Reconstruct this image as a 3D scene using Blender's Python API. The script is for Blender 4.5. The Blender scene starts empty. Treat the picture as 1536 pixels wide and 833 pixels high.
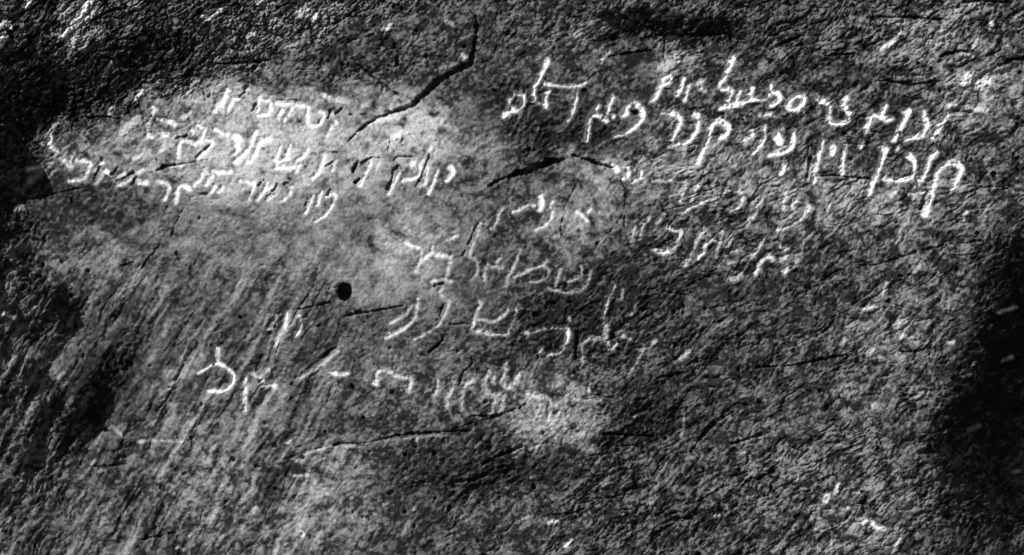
import bpy, math
import numpy as np
from mathutils import Vector

# ------------------------------------------------------------------ camera, sky, sun, exposure
sc = bpy.context.scene
S = 3.0 / 1536.0            # metres per photograph pixel on the rock plane
D = 5.6 / S                 # camera distance in the same pixels
ZC = 1.6                    # height of the picture centre
cam = bpy.data.objects.new('camera', bpy.data.cameras.new('camera'))
sc.collection.objects.link(cam)
cam.location = (0, -D * S, ZC)
cam.rotation_euler = (math.radians(90), 0, 0)
cam.data.sensor_width = 36.0
cam.data.lens = 36.0 * D / 1536.0
cam.data.clip_end = 200.0
sc.camera = cam

L = Vector((-0.62, -0.50, 0.56)).normalized()      # towards the sun: upper left, raking
sun = bpy.data.objects.new('sun', bpy.data.lights.new('sun', 'SUN'))
sc.collection.objects.link(sun)
sun.rotation_euler = (-L).to_track_quat('-Z', 'Y').to_euler()
sun.data.energy = 5.0
sun.data.angle = math.radians(0.5)
sun.data.color = (1.0, 1.0, 1.0)                   # black-and-white photograph: neutral light
w = bpy.data.worlds.new('World'); sc.world = w; w.use_nodes = True
wn, wl = w.node_tree.nodes, w.node_tree.links
sky = wn.new('ShaderNodeTexSky'); sky.sky_type = 'NISHITA'; sky.sun_disc = False
sky.sun_elevation = math.asin(L.z); sky.sun_rotation = math.atan2(L.x, L.y)
bw = wn.new('ShaderNodeRGBToBW')
wl.new(sky.outputs[0], bw.inputs[0]); wl.new(bw.outputs[0], wn['Background'].inputs[0])
wn['Background'].inputs[1].default_value = 0.05
sc.view_settings.view_transform = 'Standard'
sc.view_settings.look = 'None'
sc.view_settings.exposure = 0.40
sc.view_settings.gamma = 1.0
sc.view_settings.use_curve_mapping = False

# ------------------------------------------------------------------ noise
f32 = np.float32
def gnoise(x, y, seed):
    r = np.random.RandomState(seed)
    a = r.rand(256, 256) * 2 * np.pi
    GX, GY = np.cos(a).astype(f32), np.sin(a).astype(f32)
    xi = np.floor(x).astype(np.int32); yi = np.floor(y).astype(np.int32)
    xf = (x - xi).astype(f32); yf = (y - yi).astype(f32)
    u = xf*xf*xf*(xf*(xf*6-15)+10); v = yf*yf*yf*(yf*(yf*6-15)+10)
    x0, x1, y0, y1 = xi & 255, (xi+1) & 255, yi & 255, (yi+1) & 255
    n00 = GX[y0, x0]*xf + GY[y0, x0]*yf
    n10 = GX[y0, x1]*(xf-1) + GY[y0, x1]*yf
    n01 = GX[y1, x0]*xf + GY[y1, x0]*(yf-1)
    n11 = GX[y1, x1]*(xf-1) + GY[y1, x1]*(yf-1)
    a0 = n00 + u*(n10-n00); a1 = n01 + u*(n11-n01)
    return (a0 + v*(a1-a0)) * 1.5

def fbm(x, y, seed, octv=3, gain=0.5):
    t, a = 0, 1.0
    for k in range(octv):
        t = t + a*gnoise(x*2**k + 17.3*k, y*2**k + 9.1*k, seed+k); a *= gain
    return t

def worley(x, y, seed):
    """nearest cell: offset to its seed point, F2-F1 and two random numbers"""
    r = np.random.RandomState(seed)
    PX, PY, RA, RB = [r.rand(128, 128).astype(f32) for _ in range(4)]
    xi = np.floor(x).astype(np.int32); yi = np.floor(y).astype(np.int32)
    f1 = np.full(x.shape, 9, f32); f2 = np.full(x.shape, 9, f32)
    ox = np.zeros(x.shape, f32); oy = np.zeros(x.shape, f32); ra = np.zeros(x.shape, f32); rb = np.zeros(x.shape, f32)
    for dy in (-1, 0, 1):
        for dx in (-1, 0, 1):
            cx, cy = (xi+dx) & 127, (yi+dy) & 127
            ex = (x - (xi+dx+PX[cy, cx])).astype(f32); ey = (y - (yi+dy+PY[cy, cx])).astype(f32)
            d = np.sqrt(ex*ex + ey*ey)
            near = d < f1
            f2 = np.where(near, f1, np.minimum(f2, d)); f1 = np.where(near, d, f1)
            ox = np.where(near, ex, ox); oy = np.where(near, ey, oy)
            ra = np.where(near, RA[cy, cx], ra); rb = np.where(near, RB[cy, cx], rb)
    return ox, oy, f2-f1, ra, rb

def sstep(a, b, x):
    t = np.clip((x-a)/(b-a), 0, 1); return t*t*(3-2*t)

def rot(x, y, deg):
    """along / across coordinates of a grain that climbs to the right at deg degrees"""
    c, s = math.cos(math.radians(deg)), math.sin(math.radians(deg))
    return x*c - y*s, x*s + y*c

# ------------------------------------------------------------------ the grid the rock is carved in (photograph pixels, v down)
STEP = 1.12
def axis(a, b, out):
    mid = np.arange(a, b + STEP, STEP)
    g, st, left, right = 0.0, STEP, [], []
    while g < out:
        st = min(st*1.09, 30.0); g += st; left.append(a-g); right.append(mid[-1]+g)
    return np.array(left[::-1] + list(mid) + right)
ug = axis(-30, 1566, 1500); vg = axis(-30, 863, 800)
U, V = np.meshgrid(ug.astype(f32), vg.astype(f32))
NU, NV = len(ug), len(vg)

w1 = gnoise(U/60, V/60, 1); w2 = gnoise(U/60, V/60, 2)
w3 = gnoise(U/17, V/17, 3); w4 = gnoise(U/17, V/17, 4)
edge = gnoise(U/6, V/6, 5)*0.9 + gnoise(U/3, V/3, 6)*0.5           # ragged rim of every carved stroke
WU, WV = U + 28*w1 + 17*w3 + 5*edge, V + 28*w2 + 17*w4 + 4*gnoise(U/7, V/7, 8)                        # warped coordinates for patches

def blob(cu, cv, ru, rv, deg=0, soft=0.9):
    x, y = rot(WU-cu, WV-cv, deg)
    q = np.sqrt((x/ru)**2 + (y/rv)**2)
    return 1 - sstep(1-soft*0.7, 1+soft*0.6, q)

def samp(grid, x, y):
    h, wd = grid.shape
    x = np.clip(x, 0, wd-1.001); y = np.clip(y, 0, h-1.001)
    xi = x.astype(np.int32); yi = y.astype(np.int32); fx = x-xi; fy = y-yi
    return (grid[yi, xi]*(1-fx)*(1-fy) + grid[yi, xi+1]*fx*(1-fy) + grid[yi+1, xi]*(1-fx)*fy + grid[yi+1, xi+1]*fx*fy)

# ------------------------------------------------------------------ large relief: where the face turns away from or towards the light
# (cu, cv, ru, rv, lean, slope): positive slope falls away from the upper left
TURN = [
    (1560, 450, 130, 100, 72, .74), (1530, 560, 130, 90, 70, .60), (1475, 640, 90, 90, 68, .44), (1440, 730, 80, 100, 60, .36), (1500, 800, 120, 70, 60, .30), (1590, 720, 130, 200, 60, .36),
    (0, 150, 130, 75, 40, .58), (-28, 240, 55, 110, 85, .60), (-22, 350, 60, 110, 85, .52), (12, 450, 60, 110, 80, .50), (20, 570, 60, 90, 60, .36), (20, 710, 70, 90, 60, .28),
    (162, 565, 85, 24, 62, .56), (128, 625, 85, 28, 60, .58), (75, 530, 90, 18, 58, .36), (60, 650, 70, 26, 50, .36), (255, 590, 60, 14, 62, .30), (330, 590, 70, 12, 62, .24), (200, 655, 60, 14, 62, .26), (240, 430, 60, 12, 66, .20), (210, 520, 60, 14, 62, .22), (90, 450, 60, 14, 60, .3), (420, 700, 70, 14, 64, .16), (140, 115, 130, 42, 35, .28), (280, 85, 150, 55, 10, .20), (560, 95, 170, 42, 12, .20),
    (120, 470, 40, 60, 60, .25),
    (470, 215, 280, 90, 8, -.15), (600, 330, 190, 110, 30, -.10), (640, 420, 60, 110, 80, -.12),
    (840, 200, 110, 36, 5, .24), (1000, 36, 125, 24, -8, .50), (900, 45, 40, 18, -30, .3), (770, 150, 70, 34, 20, .20),
    (840, 480, 120, 60, 30, .20), (960, 450, 90, 60, 30, .14), (960, 640, 80, 40, 10, .28), (700, 690, 130, 46, 5, .22), (760, 720, 90, 30, 20, .20),
    (470, 790, 120, 60, 30, -.10), (870, 310, 70, 60, 40, -.12), (1050, 560, 140, 70, 20, .08), (900, 540, 60, 40, 30, .20),
]
cst = 6.0
aa = np.arange(-2600, 2900, cst); bb = np.arange(-2200, 2400, cst)
A, B = np.meshgrid(aa, bb)
lx, lv = -L.x, L.z                                                  # light travels right and down the face
ln = math.hypot(lx, lv); lx /= ln; lv /= ln
cu_, cv_ = 768 + A*lx - B*lv, 416 + A*lv + B*lx
sl = np.zeros_like(A)
nz = gnoise(cu_/70, cv_/70, 11)*14
for (cu, cv, ru, rv, deg, s_) in TURN:
    x, y = rot(cu_+nz-cu, cv_-nz-cv, deg)
    q = np.sqrt((x/ru)**2 + (y/rv)**2)
    sl += s_ * (1 - sstep(0.60, 1.20, q))
sl += 0.06*gnoise(cu_/120, cv_/120, 12) + 0.05*gnoise(cu_/50, cv_/50, 13)
H0 = np.zeros_like(A); acc = np.zeros(A.shape[0])
for k in range(A.shape[1]):
    acc = acc*(1 - cst/420.0) - cst*sl[:, k]
    H0[:, k] = acc
du, dv = U-768, V-416
crag = np.clip(samp(sl, ((du*lx + dv*lv) - aa[0])/cst, ((-du*lv + dv*lx) - bb[0])/cst)/.5, 0, 1).astype(f32)
macro = samp(H0, ((du*lx + dv*lv) - aa[0])/cst, ((-du*lv + dv*lx) - bb[0])/cst).astype(f32)
# the boulder rounds off far outside the picture
ru_ = np.clip(np.abs(du)-900, 0, None); rv_ = np.clip(np.abs(dv)-520, 0, None)
macro -= (ru_*ru_/520 + rv_*rv_/700).astype(f32)

# ------------------------------------------------------------------ grain of the rock
def box(u0, u1, v0, v1, s=50):
    return sstep(u0-s, u0+s, WU)*(1-sstep(u1-s, u1+s, WU))*sstep(v0-s, v0+s, WV)*(1-sstep(v1-s, v1+s, WV))
diagq = WU*0.35 + WV                                                # rough top left, ends on a slant
flaky = np.clip((1-sstep(190, 270, diagq))*(1-sstep(640, 760, WU)) + 0.7*(1-sstep(80, 190, WU))*(1-sstep(60, 260, V))
                + 0.35*(1-sstep(40, 110, V))*sstep(700, 780, U), 0, 1)
right = sstep(900, 1050, WU + 0.25*WV - 60)*(1-0.35*flaky)
low = sstep(640, 760, WV)*sstep(560, 700, WU)
streak = sstep(330, 470, WV)*(1-sstep(420, 620, WU))
smooth = np.clip(blob(470, 260, 260, 130, 10) + blob(640, 380, 130, 150, 0) + blob(860, 310, 80, 60, 30), 0, 1)

s36, t36 = rot(U+7*w1+2*w3, V+7*w2+2*w4, 40); s62, t62 = rot(U+5*w1+1.5*w3, V+5*w2+1.5*w4, 62); s12, t12 = rot(U+14*w1+2*w3, V+12*w2+2*w4, 14)
rough = (1-0.55*smooth)
def dashes(s, t, wid, seed, cover):
    """thin broken crevices along s, fading in and out"""
    n = gnoise(s, t, seed) + 0.25*gnoise(s*2.7, t*2.7, seed+1)
    m = sstep(cover, cover+0.35, gnoise(s*0.7+31, t*0.45+7, seed+2))
    return -np.clip(1-np.abs(n)/wid, 0, 1)*m
def ridged(s, t, seed): return 1-2*np.abs(gnoise(s, t, seed))
h = macro.copy()
h += crag*(2.6*gnoise(s36/13, t36/8, 81) + 1.8*gnoise(s36/6.5, t36/4.5, 82) + 2.2*gnoise(U/26, V/22, 83))
g_fine = gnoise(U/6, V/6, 21) + 0.65*gnoise(U/3.2, V/3.2, 22)
h += 1.05*g_fine*(1-0.25*streak)*(0.42 + 0.45*rough + 0.25*flaky)
g_mid = 1.3*gnoise(s36/30, t36/12, 23) + 1.4*gnoise(s36/15, t36/7, 24) + 1.1*gnoise(s36/8, t36/4.0, 28)
h += g_mid*(0.38 + 0.45*right + 0.75*flaky + 0.30*low)*rough
h += (4.2*gnoise(s62/150, t62/24, 25) + 2.4*gnoise(s62/70, t62/11, 26) + 0.9*gnoise(s62/30, t62/6, 29)) * streak
h += (3.4*gnoise(s36/80, t36/28, 27) + 1.2*gnoise(U/34, V/30, 30)) * (0.35 + 0.45*right + 0.4*flaky)*rough
h += 3.0*dashes(s36/44, t36/14, .15, 51, .0)*(0.35 + 0.6*right + 1.1*flaky + 0.4*low)*rough
h += 2.4*dashes(s36/24, t36/9, .20, 54, .05)*(0.25 + 0.5*right + 1.3*flaky + 0.3*low)*rough
h += 3.0*dashes(s12/80, t12/17, .11, 57, .05)*(0.3 + 0.7*right + 0.5*flaky + 0.5*low)*rough
h += 2.2*gnoise(s36/26, t36/15, 84)*(0.25+0.6*right+0.5*low)*rough
h += 2.2*dashes(s62/90, t62/15, .14, 60, .05)*(0.15 + 0.9*streak)
h += 4.2*dashes(s36/17, t36/9, .20, 63, -.1)*flaky + 2.5*dashes(s36/11, t36/6, .22, 66, .1)*(flaky + .35*right + .25*low)*rough
x_, y_, gap, ra, rb = worley(s36/12+1.5*gnoise(U/9, V/9, 64), t36/7.5, 65)
h += ((ra-0.5)*1.6 + (rb-.4)*y_*2.2 - 2.6*(1-sstep(0, .25, gap)))*(1.2*flaky + 0.25*right + 0.2*low)*rough
x_, y_, gap, ra, rb = worley(s36/30, t36/20, 67)
pr = np.hypot(x_*1.5, y_)/(0.06+0.16*rb)
h -= (2.0+5*rb)*(1-sstep(.5, 1.25, pr + .35*edge))*(ra > .78)*(0.1+0.9*rough)*(1-0.75*smooth)
# overlapping chips: every cell a tilted facet with a crevice round it
wx, wy = s36 + 3*gnoise(U/9, V/9, 61), t36 + 2*gnoise(U/9, V/9, 62)
x_, y_, gap, ra, rb = worley(wx/24, wy/9.5, 31)
chip = (ra-0.5)*2.4 + (ra-0.5)*x_*3.0 + (rb-0.35)*y_*3.6 - 4.0*(1-sstep(0.0, 0.20, gap))*sstep(.15, .6, rb)
h += chip * (1.0*flaky + 0.16*right + 0.15*low)*rough
x_, y_, gap, ra, rb = worley(wx/58, wy/22, 32)
chip = (ra-0.5)*4.0 + (rb-0.4)*y_*6.0
h += chip * (0.4*flaky + 0.22*right + 0.16*low + 0.06)*rough

# ------------------------------------------------------------------ patches in the stone colour: weathering, varnish and painted shade
PALE = [  # pale lichen, worn stone and patches of lighter tone
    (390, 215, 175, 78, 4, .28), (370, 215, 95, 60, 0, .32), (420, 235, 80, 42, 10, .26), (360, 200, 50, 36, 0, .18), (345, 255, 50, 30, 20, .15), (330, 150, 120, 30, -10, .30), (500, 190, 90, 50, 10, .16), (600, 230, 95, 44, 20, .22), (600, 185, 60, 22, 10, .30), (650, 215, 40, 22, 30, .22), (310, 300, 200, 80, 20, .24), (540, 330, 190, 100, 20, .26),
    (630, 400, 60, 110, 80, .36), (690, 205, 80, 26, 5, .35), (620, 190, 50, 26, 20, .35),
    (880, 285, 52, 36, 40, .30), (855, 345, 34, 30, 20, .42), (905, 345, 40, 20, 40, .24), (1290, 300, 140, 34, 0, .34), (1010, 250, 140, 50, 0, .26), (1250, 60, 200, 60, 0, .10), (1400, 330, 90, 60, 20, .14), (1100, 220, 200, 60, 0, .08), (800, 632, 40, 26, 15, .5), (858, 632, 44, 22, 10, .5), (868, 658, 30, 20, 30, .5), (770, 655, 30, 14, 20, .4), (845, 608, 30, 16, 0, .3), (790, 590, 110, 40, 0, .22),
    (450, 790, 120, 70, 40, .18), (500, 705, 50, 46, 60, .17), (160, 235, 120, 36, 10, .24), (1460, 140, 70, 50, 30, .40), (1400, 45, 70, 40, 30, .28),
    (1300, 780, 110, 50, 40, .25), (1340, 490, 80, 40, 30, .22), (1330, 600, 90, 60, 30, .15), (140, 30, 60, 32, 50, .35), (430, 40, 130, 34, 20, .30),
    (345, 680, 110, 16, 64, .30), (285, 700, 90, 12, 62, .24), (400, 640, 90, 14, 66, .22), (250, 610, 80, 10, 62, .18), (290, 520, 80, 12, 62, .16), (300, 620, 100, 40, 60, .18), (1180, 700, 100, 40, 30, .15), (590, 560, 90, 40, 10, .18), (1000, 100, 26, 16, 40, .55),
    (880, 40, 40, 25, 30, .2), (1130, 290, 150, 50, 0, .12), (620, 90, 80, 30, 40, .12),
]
DARK = [  # dark varnish, plus shade of sides and hollows painted into the colour
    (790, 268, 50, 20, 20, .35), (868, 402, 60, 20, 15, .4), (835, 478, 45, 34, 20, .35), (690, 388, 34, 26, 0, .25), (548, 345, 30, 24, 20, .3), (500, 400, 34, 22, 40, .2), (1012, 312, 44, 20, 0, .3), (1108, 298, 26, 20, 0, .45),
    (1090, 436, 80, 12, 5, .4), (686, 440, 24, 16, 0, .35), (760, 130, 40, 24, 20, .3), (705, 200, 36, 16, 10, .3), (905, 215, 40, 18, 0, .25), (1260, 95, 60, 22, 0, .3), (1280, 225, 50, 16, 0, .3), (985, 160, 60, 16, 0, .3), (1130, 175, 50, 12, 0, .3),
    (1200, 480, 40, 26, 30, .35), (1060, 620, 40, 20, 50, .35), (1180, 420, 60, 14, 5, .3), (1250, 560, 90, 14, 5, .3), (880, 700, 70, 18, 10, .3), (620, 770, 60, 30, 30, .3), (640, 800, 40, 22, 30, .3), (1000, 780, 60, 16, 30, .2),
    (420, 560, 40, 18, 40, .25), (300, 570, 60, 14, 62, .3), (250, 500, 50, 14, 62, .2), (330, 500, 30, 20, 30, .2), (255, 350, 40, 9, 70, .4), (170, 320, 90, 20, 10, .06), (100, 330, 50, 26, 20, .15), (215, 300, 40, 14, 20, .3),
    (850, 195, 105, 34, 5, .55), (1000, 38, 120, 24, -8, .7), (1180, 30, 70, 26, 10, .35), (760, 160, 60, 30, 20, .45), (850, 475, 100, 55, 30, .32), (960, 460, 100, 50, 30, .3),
    (148, 590, 105, 36, 62, .85), (15, 300, 50, 240, 88, .6), (60, 170, 80, 60, 50, .5), (1510, 470, 120, 60, 72, .8), (1480, 620, 120, 60, 72, .7), (1540, 620, 40, 160, 90, .4), (1470, 790, 90, 50, 40, .35), (950, 625, 90, 40, 10, .55),  # includes painted shade of both turned-away sides and the low hollow
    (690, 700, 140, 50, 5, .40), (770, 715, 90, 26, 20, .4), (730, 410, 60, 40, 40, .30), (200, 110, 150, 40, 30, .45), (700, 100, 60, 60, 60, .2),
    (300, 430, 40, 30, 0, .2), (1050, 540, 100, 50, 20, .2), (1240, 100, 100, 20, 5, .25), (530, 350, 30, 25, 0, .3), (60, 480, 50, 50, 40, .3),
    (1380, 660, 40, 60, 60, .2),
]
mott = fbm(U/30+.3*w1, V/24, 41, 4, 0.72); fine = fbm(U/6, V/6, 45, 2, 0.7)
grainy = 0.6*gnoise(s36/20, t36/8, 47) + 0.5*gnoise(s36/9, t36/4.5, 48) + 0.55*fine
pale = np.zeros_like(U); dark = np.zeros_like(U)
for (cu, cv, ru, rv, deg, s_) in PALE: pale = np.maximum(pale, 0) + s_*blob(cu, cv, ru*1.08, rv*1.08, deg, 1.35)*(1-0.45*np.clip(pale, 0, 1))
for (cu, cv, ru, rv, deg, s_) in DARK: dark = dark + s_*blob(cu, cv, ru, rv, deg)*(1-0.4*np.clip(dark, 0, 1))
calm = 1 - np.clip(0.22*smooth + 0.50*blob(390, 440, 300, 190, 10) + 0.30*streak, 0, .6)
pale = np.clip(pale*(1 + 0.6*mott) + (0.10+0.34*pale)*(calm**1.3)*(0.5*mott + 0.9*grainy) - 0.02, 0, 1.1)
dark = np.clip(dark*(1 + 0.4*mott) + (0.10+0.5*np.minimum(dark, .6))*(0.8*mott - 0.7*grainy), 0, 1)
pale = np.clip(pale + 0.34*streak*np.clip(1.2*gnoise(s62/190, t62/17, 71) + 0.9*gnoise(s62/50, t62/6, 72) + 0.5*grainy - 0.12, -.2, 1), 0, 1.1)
mineral = np.clip(0.33 + 0.85*mott*calm + 1.15*grainy*calm + 0.12*(1-calm) + 0.4*gnoise(s36/60, t36/22, 73), 0, 1)
chalk_lit_lips = np.zeros_like(U)  # whiteness of chalky cuts, pale flecks and painted lit lips

# ------------------------------------------------------------------ carving
def Z(ox, oy, k):                                                   # enlarged detail of the photograph -> pixels of the photograph
    return lambda pts: [(ox + p[0]/k, oy + p[1]/k) for p in pts]
K1, K2 = 3.8375, 7.64
C1, C2, C3, C4 = Z(0, 0, K1), Z(380, 0, K1), Z(760, 0, K1), Z(1136, 0, K1)
C5, C6, C7, C8 = Z(0, 200, K1), Z(380, 200, K1), Z(760, 200, K1), Z(1136, 200, K1)
C9, C10, C11, C12 = Z(0, 400, K1), Z(380, 400, K1), Z(760, 400, K1), Z(1136, 400, K1)
C13, C14, C15, C16 = Z(0, 616, K1), Z(380, 616, K1), Z(760, 616, K1), Z(1136, 616, K1)
D1, D2, D3, D4 = Z(30, 170, K2), Z(190, 130, K2), Z(320, 120, K2), Z(180, 220, K2)
D5, D6, D7, D8 = Z(350, 190, K2), Z(350, 250, K2), Z(520, 190, K2), Z(600, 330, K2)
E3, E9, E1, E2 = Z(720, 240, K2), Z(780, 340, K2), Z(900, 240, K2), Z(1060, 240, K2)
E5, E14, E15, E16 = Z(1020, 320, K2), Z(560, 420, K2), Z(640, 520, K2), Z(780, 420, 6.94)

ident = np.zeros(U.shape, np.int32)                                 # which part each spot of the surface belongs to

def stroke_dist(pts, wid, pad):
    """slices of the grid near a polyline, signed distance to its rim there, half-width there"""
    if len(pts) == 1: pts = [pts[0], (pts[0][0]+0.3, pts[0][1]+0.3)]
    if not hasattr(wid, '__len__'): wid = [wid]
    if len(wid) == 1: wid = list(wid)*len(pts)
    wid = list(np.interp(np.linspace(0, 1, len(pts)), np.linspace(0, 1, len(wid)), wid))
    if len(pts) > 2:                                                # round the corners a little
        P = [pts[0]]; W = [wid[0]]
        for i in range(len(pts)-1):
            (ax, ay), (bx, by) = pts[i], pts[i+1]
            P += [(ax*.78+bx*.22, ay*.78+by*.22), (ax*.22+bx*.78, ay*.22+by*.78)]; W += [wid[i]*.78+wid[i+1]*.22, wid[i]*.22+wid[i+1]*.78]
        P.append(pts[-1]); W.append(wid[-1]); pts, wid = P, W
    xs = [p[0] for p in pts]; ys = [p[1] for p in pts]; m = max(wid)/2 + pad
    i0, i1 = np.searchsorted(ug, [min(xs)-m, max(xs)+m]); j0, j1 = np.searchsorted(vg, [min(ys)-m, max(ys)+m])
    i0 = max(i0, 0); j0 = max(j0, 0)
    sl_ = (slice(j0, j1+1), slice(i0, i1+1))
    uu, vv = U[sl_], V[sl_]
    best = np.full(uu.shape, 1e6, f32); hw = np.full(uu.shape, 1.0, f32)
    for i in range(len(pts)-1):
        (ax, ay), (bx, by) = pts[i], pts[i+1]
        ex, ey = bx-ax, by-ay; l2 = ex*ex + ey*ey + 1e-6
        t = np.clip(((uu-ax)*ex + (vv-ay)*ey)/l2, 0, 1)
        d = np.hypot(uu-ax-t*ex, vv-ay-t*ey); r = (wid[i] + (wid[i+1]-wid[i])*t)/2
        q = d - r; nb = q < best
        best = np.where(nb, q, best); hw = np.where(nb, r, hw)
    return sl_, best, hw

def carve_letter(strokes, num, li):
    for st in strokes:
        pts, wd, b = st
        if li > 8: b *= .9
        if 4 <= li <= 6: b *= .9
        wd = [x*((1.28 if li < 2 else 1.08) if b > .78 else 1.22) for x in (wd if hasattr(wd, '__len__') else [wd])]
        if b < .7: b = b + 0.22*(.7-b)
        sl_, q, hw = stroke_dist(pts, wd, 5)
        if q.size == 0: continue
        e = edge[sl_]*(0.8 + 0.5*(1-b)) + 0.5*w3[sl_]
        q = q - 0.45*(1-b)
        inside = 1 - sstep(-1.7, 1.1, q+e)
        groove = 1 - sstep(-1.15, 0.9, q/np.maximum(hw, 1.5) + 0.25*e/np.maximum(hw, 1.5))
        h[sl_] -= groove*np.clip(hw, 1.5, 5)*(0.50 + 0.42*b)
        c = inside*0.94*b**1.65*np.clip(1.0 + 0.32*fine[sl_] + 0.12*mott[sl_] + (1.15-b)*(0.35*mott[sl_] + 0.5*fine[sl_]), 0.35, 1.2)
        c = np.maximum(c, 0.22*b*b*(1-sstep(0, 3.5, q+2*e)))           # worn chalky rim
        chalk_lit_lips[sl_] = np.maximum(chalk_lit_lips[sl_], c)
        ident[sl_] = np.where(inside > 0.45, num, ident[sl_])

def carve_crack(pts, wd, num, deep=1.0):
    sl_, q, hw = stroke_dist(pts, wd, 4)
    if q.size == 0: return
    e = edge[sl_]*1.5 + 1.4*w3[sl_] + 0.5*w1[sl_] + 0.9*grainy[sl_]
    fade = 1.5*np.clip(mott[sl_], -1, 1)*np.clip(2.6-hw, 0, 1.4)/1.4
    prof = 1 - sstep(-0.9, 0.4, (q + e*np.clip(hw, 0.7, 2.2)*0.55 + fade)/np.maximum(hw, 0.8))
    h[sl_] -= prof*np.clip(hw, 1.0, 6)*3.4*deep
    chalk_lit_lips[sl_] *= 1-0.7*prof; pale[sl_] *= 1-0.7*prof
    if num: ident[sl_] = np.where(prof > 0.5, num, ident[sl_])

import random
frng = random.Random(4)
def fleck(pts, wd, b):
    if len(pts) == 1:
        r_ = frng.uniform(.3, .9)*wd; a_ = math.radians(frng.uniform(10, 70)); wd = wd*frng.uniform(.55, .8)
        pts = [(pts[0][0]-r_*math.cos(a_), pts[0][1]+r_*math.sin(a_)), (pts[0][0]+r_*math.cos(a_), pts[0][1]-r_*math.sin(a_))]; wd = [wd, wd*.6]; b = b*.85
    sl_, q, hw = stroke_dist(pts, wd, 6)
    if q.size == 0: return
    e = edge[sl_]*1.8 + 1.6*w3[sl_] + 2.2*np.clip(hw/4, .5, 1.6)*grainy[sl_]
    m = 1 - sstep(-2.6, 2.0, q+e)
    chalk_lit_lips[sl_] = np.maximum(chalk_lit_lips[sl_], 0.85*m*b**1.4*np.clip(1 + 0.35*fine[sl_], 0.3, 1.2))
    h[sl_] += 0.7*m*np.clip(hw, 1, 4)*0.5

# -------- the writing: (text line, [letters]); a letter is strokes of (points, width, whiteness)
TEXT = []
def line(label, letters): TEXT.append((label, letters))
line('bold white upper line at the right, letters scratched deep', [
    [(C4([(1085,660),(1060,700),(1010,790)]), [8,7,6], 1), (C4([(1025,705),(1060,700)]), 5, .8)],
    [(C4([(955,655),(970,700),(965,750),(940,780),(850,800)]), [7,8,7,7,5], 1)],
    [(C4([(865,640),(840,700),(785,805)]), [8,6,6], 1), (C4([(825,635),(850,660)]), 4, .8)],
    [(C4([(650,650),(645,690),(620,755)]), 6, 1), (C4([(655,662),(700,665),(740,690),(770,680)]), [6,6,7,6], 1), (C4([(735,615),(710,655)]), 6.5, 1)],
    [(C4([(330,545),(355,575),(400,590),(415,620),(405,690),(440,708),(510,700),(530,650),(495,610),(490,585),(515,565)]), [6,8,6,6,6,7,7,8,7,6,5], 1)],
    [(C4([(262,545),(215,548),(170,590),(175,622),(215,630),(258,598),(266,560),(250,542)]), [7,6,7,8,7,6,7,6], 1)],
    [(C4([(85,532),(115,535),(130,565),(110,590),(75,605)]), [5,6,6,6,5], .95)],
    [(C4([(75,495),(60,545),(40,570),(-105,580)]), [5,6,5,4], .95)],
    [(C3([(1412,512),(1400,560),(1350,595),(1225,620)]), [6,6,6,6], 1), (C3([(1345,525),(1315,590)]), 4.5, .8)],
    [(C3([(1295,340),(1265,410),(1220,500),(1235,512),(1285,510),(1290,530),(1270,575)]), [9,7,4,5,6,6,5], 1)],
    [(C3([(1120,465),(1095,495),(1140,525)]), [6,7,5], .6)],
    [(C3([(1048,490),(1020,577)]), 5, .85)],
    [(C3([(1022,455),(1000,510),(980,547)]), [4,6,5], .95)],
    [(C3([(900,440),(872,520),(848,572),(825,582)]), [9,8,6,4], 1), (C3([(890,440),(945,440),(935,475),(900,482)]), [6,6,5,5], .95)],
    [(C3([(215,480),(280,490),(415,495),(450,475)]), [5,5,6,4], .75), (C3([(410,500),(395,570)]), 3, .4), (C3([(397,565),(380,640),(345,700),(298,748)]), [5,5,5,4], .85)],
    [(C3([(230,350),(205,410),(165,480),(150,510),(155,575)]), [8,7,5,5,5], .95), (C3([(155,578),(205,592)]), 4, .6), (C3([(238,525),(212,570),(222,605)]), [5,6,7], .9)],
    [(C3([(45,530),(88,540),(95,590),(60,635),(15,630),(5,590),(25,545),(50,528)]), [5,6,6,7,8,5,5,5], .9), (C3([(20,628),(-20,665)]), [9,8], .9)],
    [(C3([(592,290),(540,347)]), [6,4], .5)],
])
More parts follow.
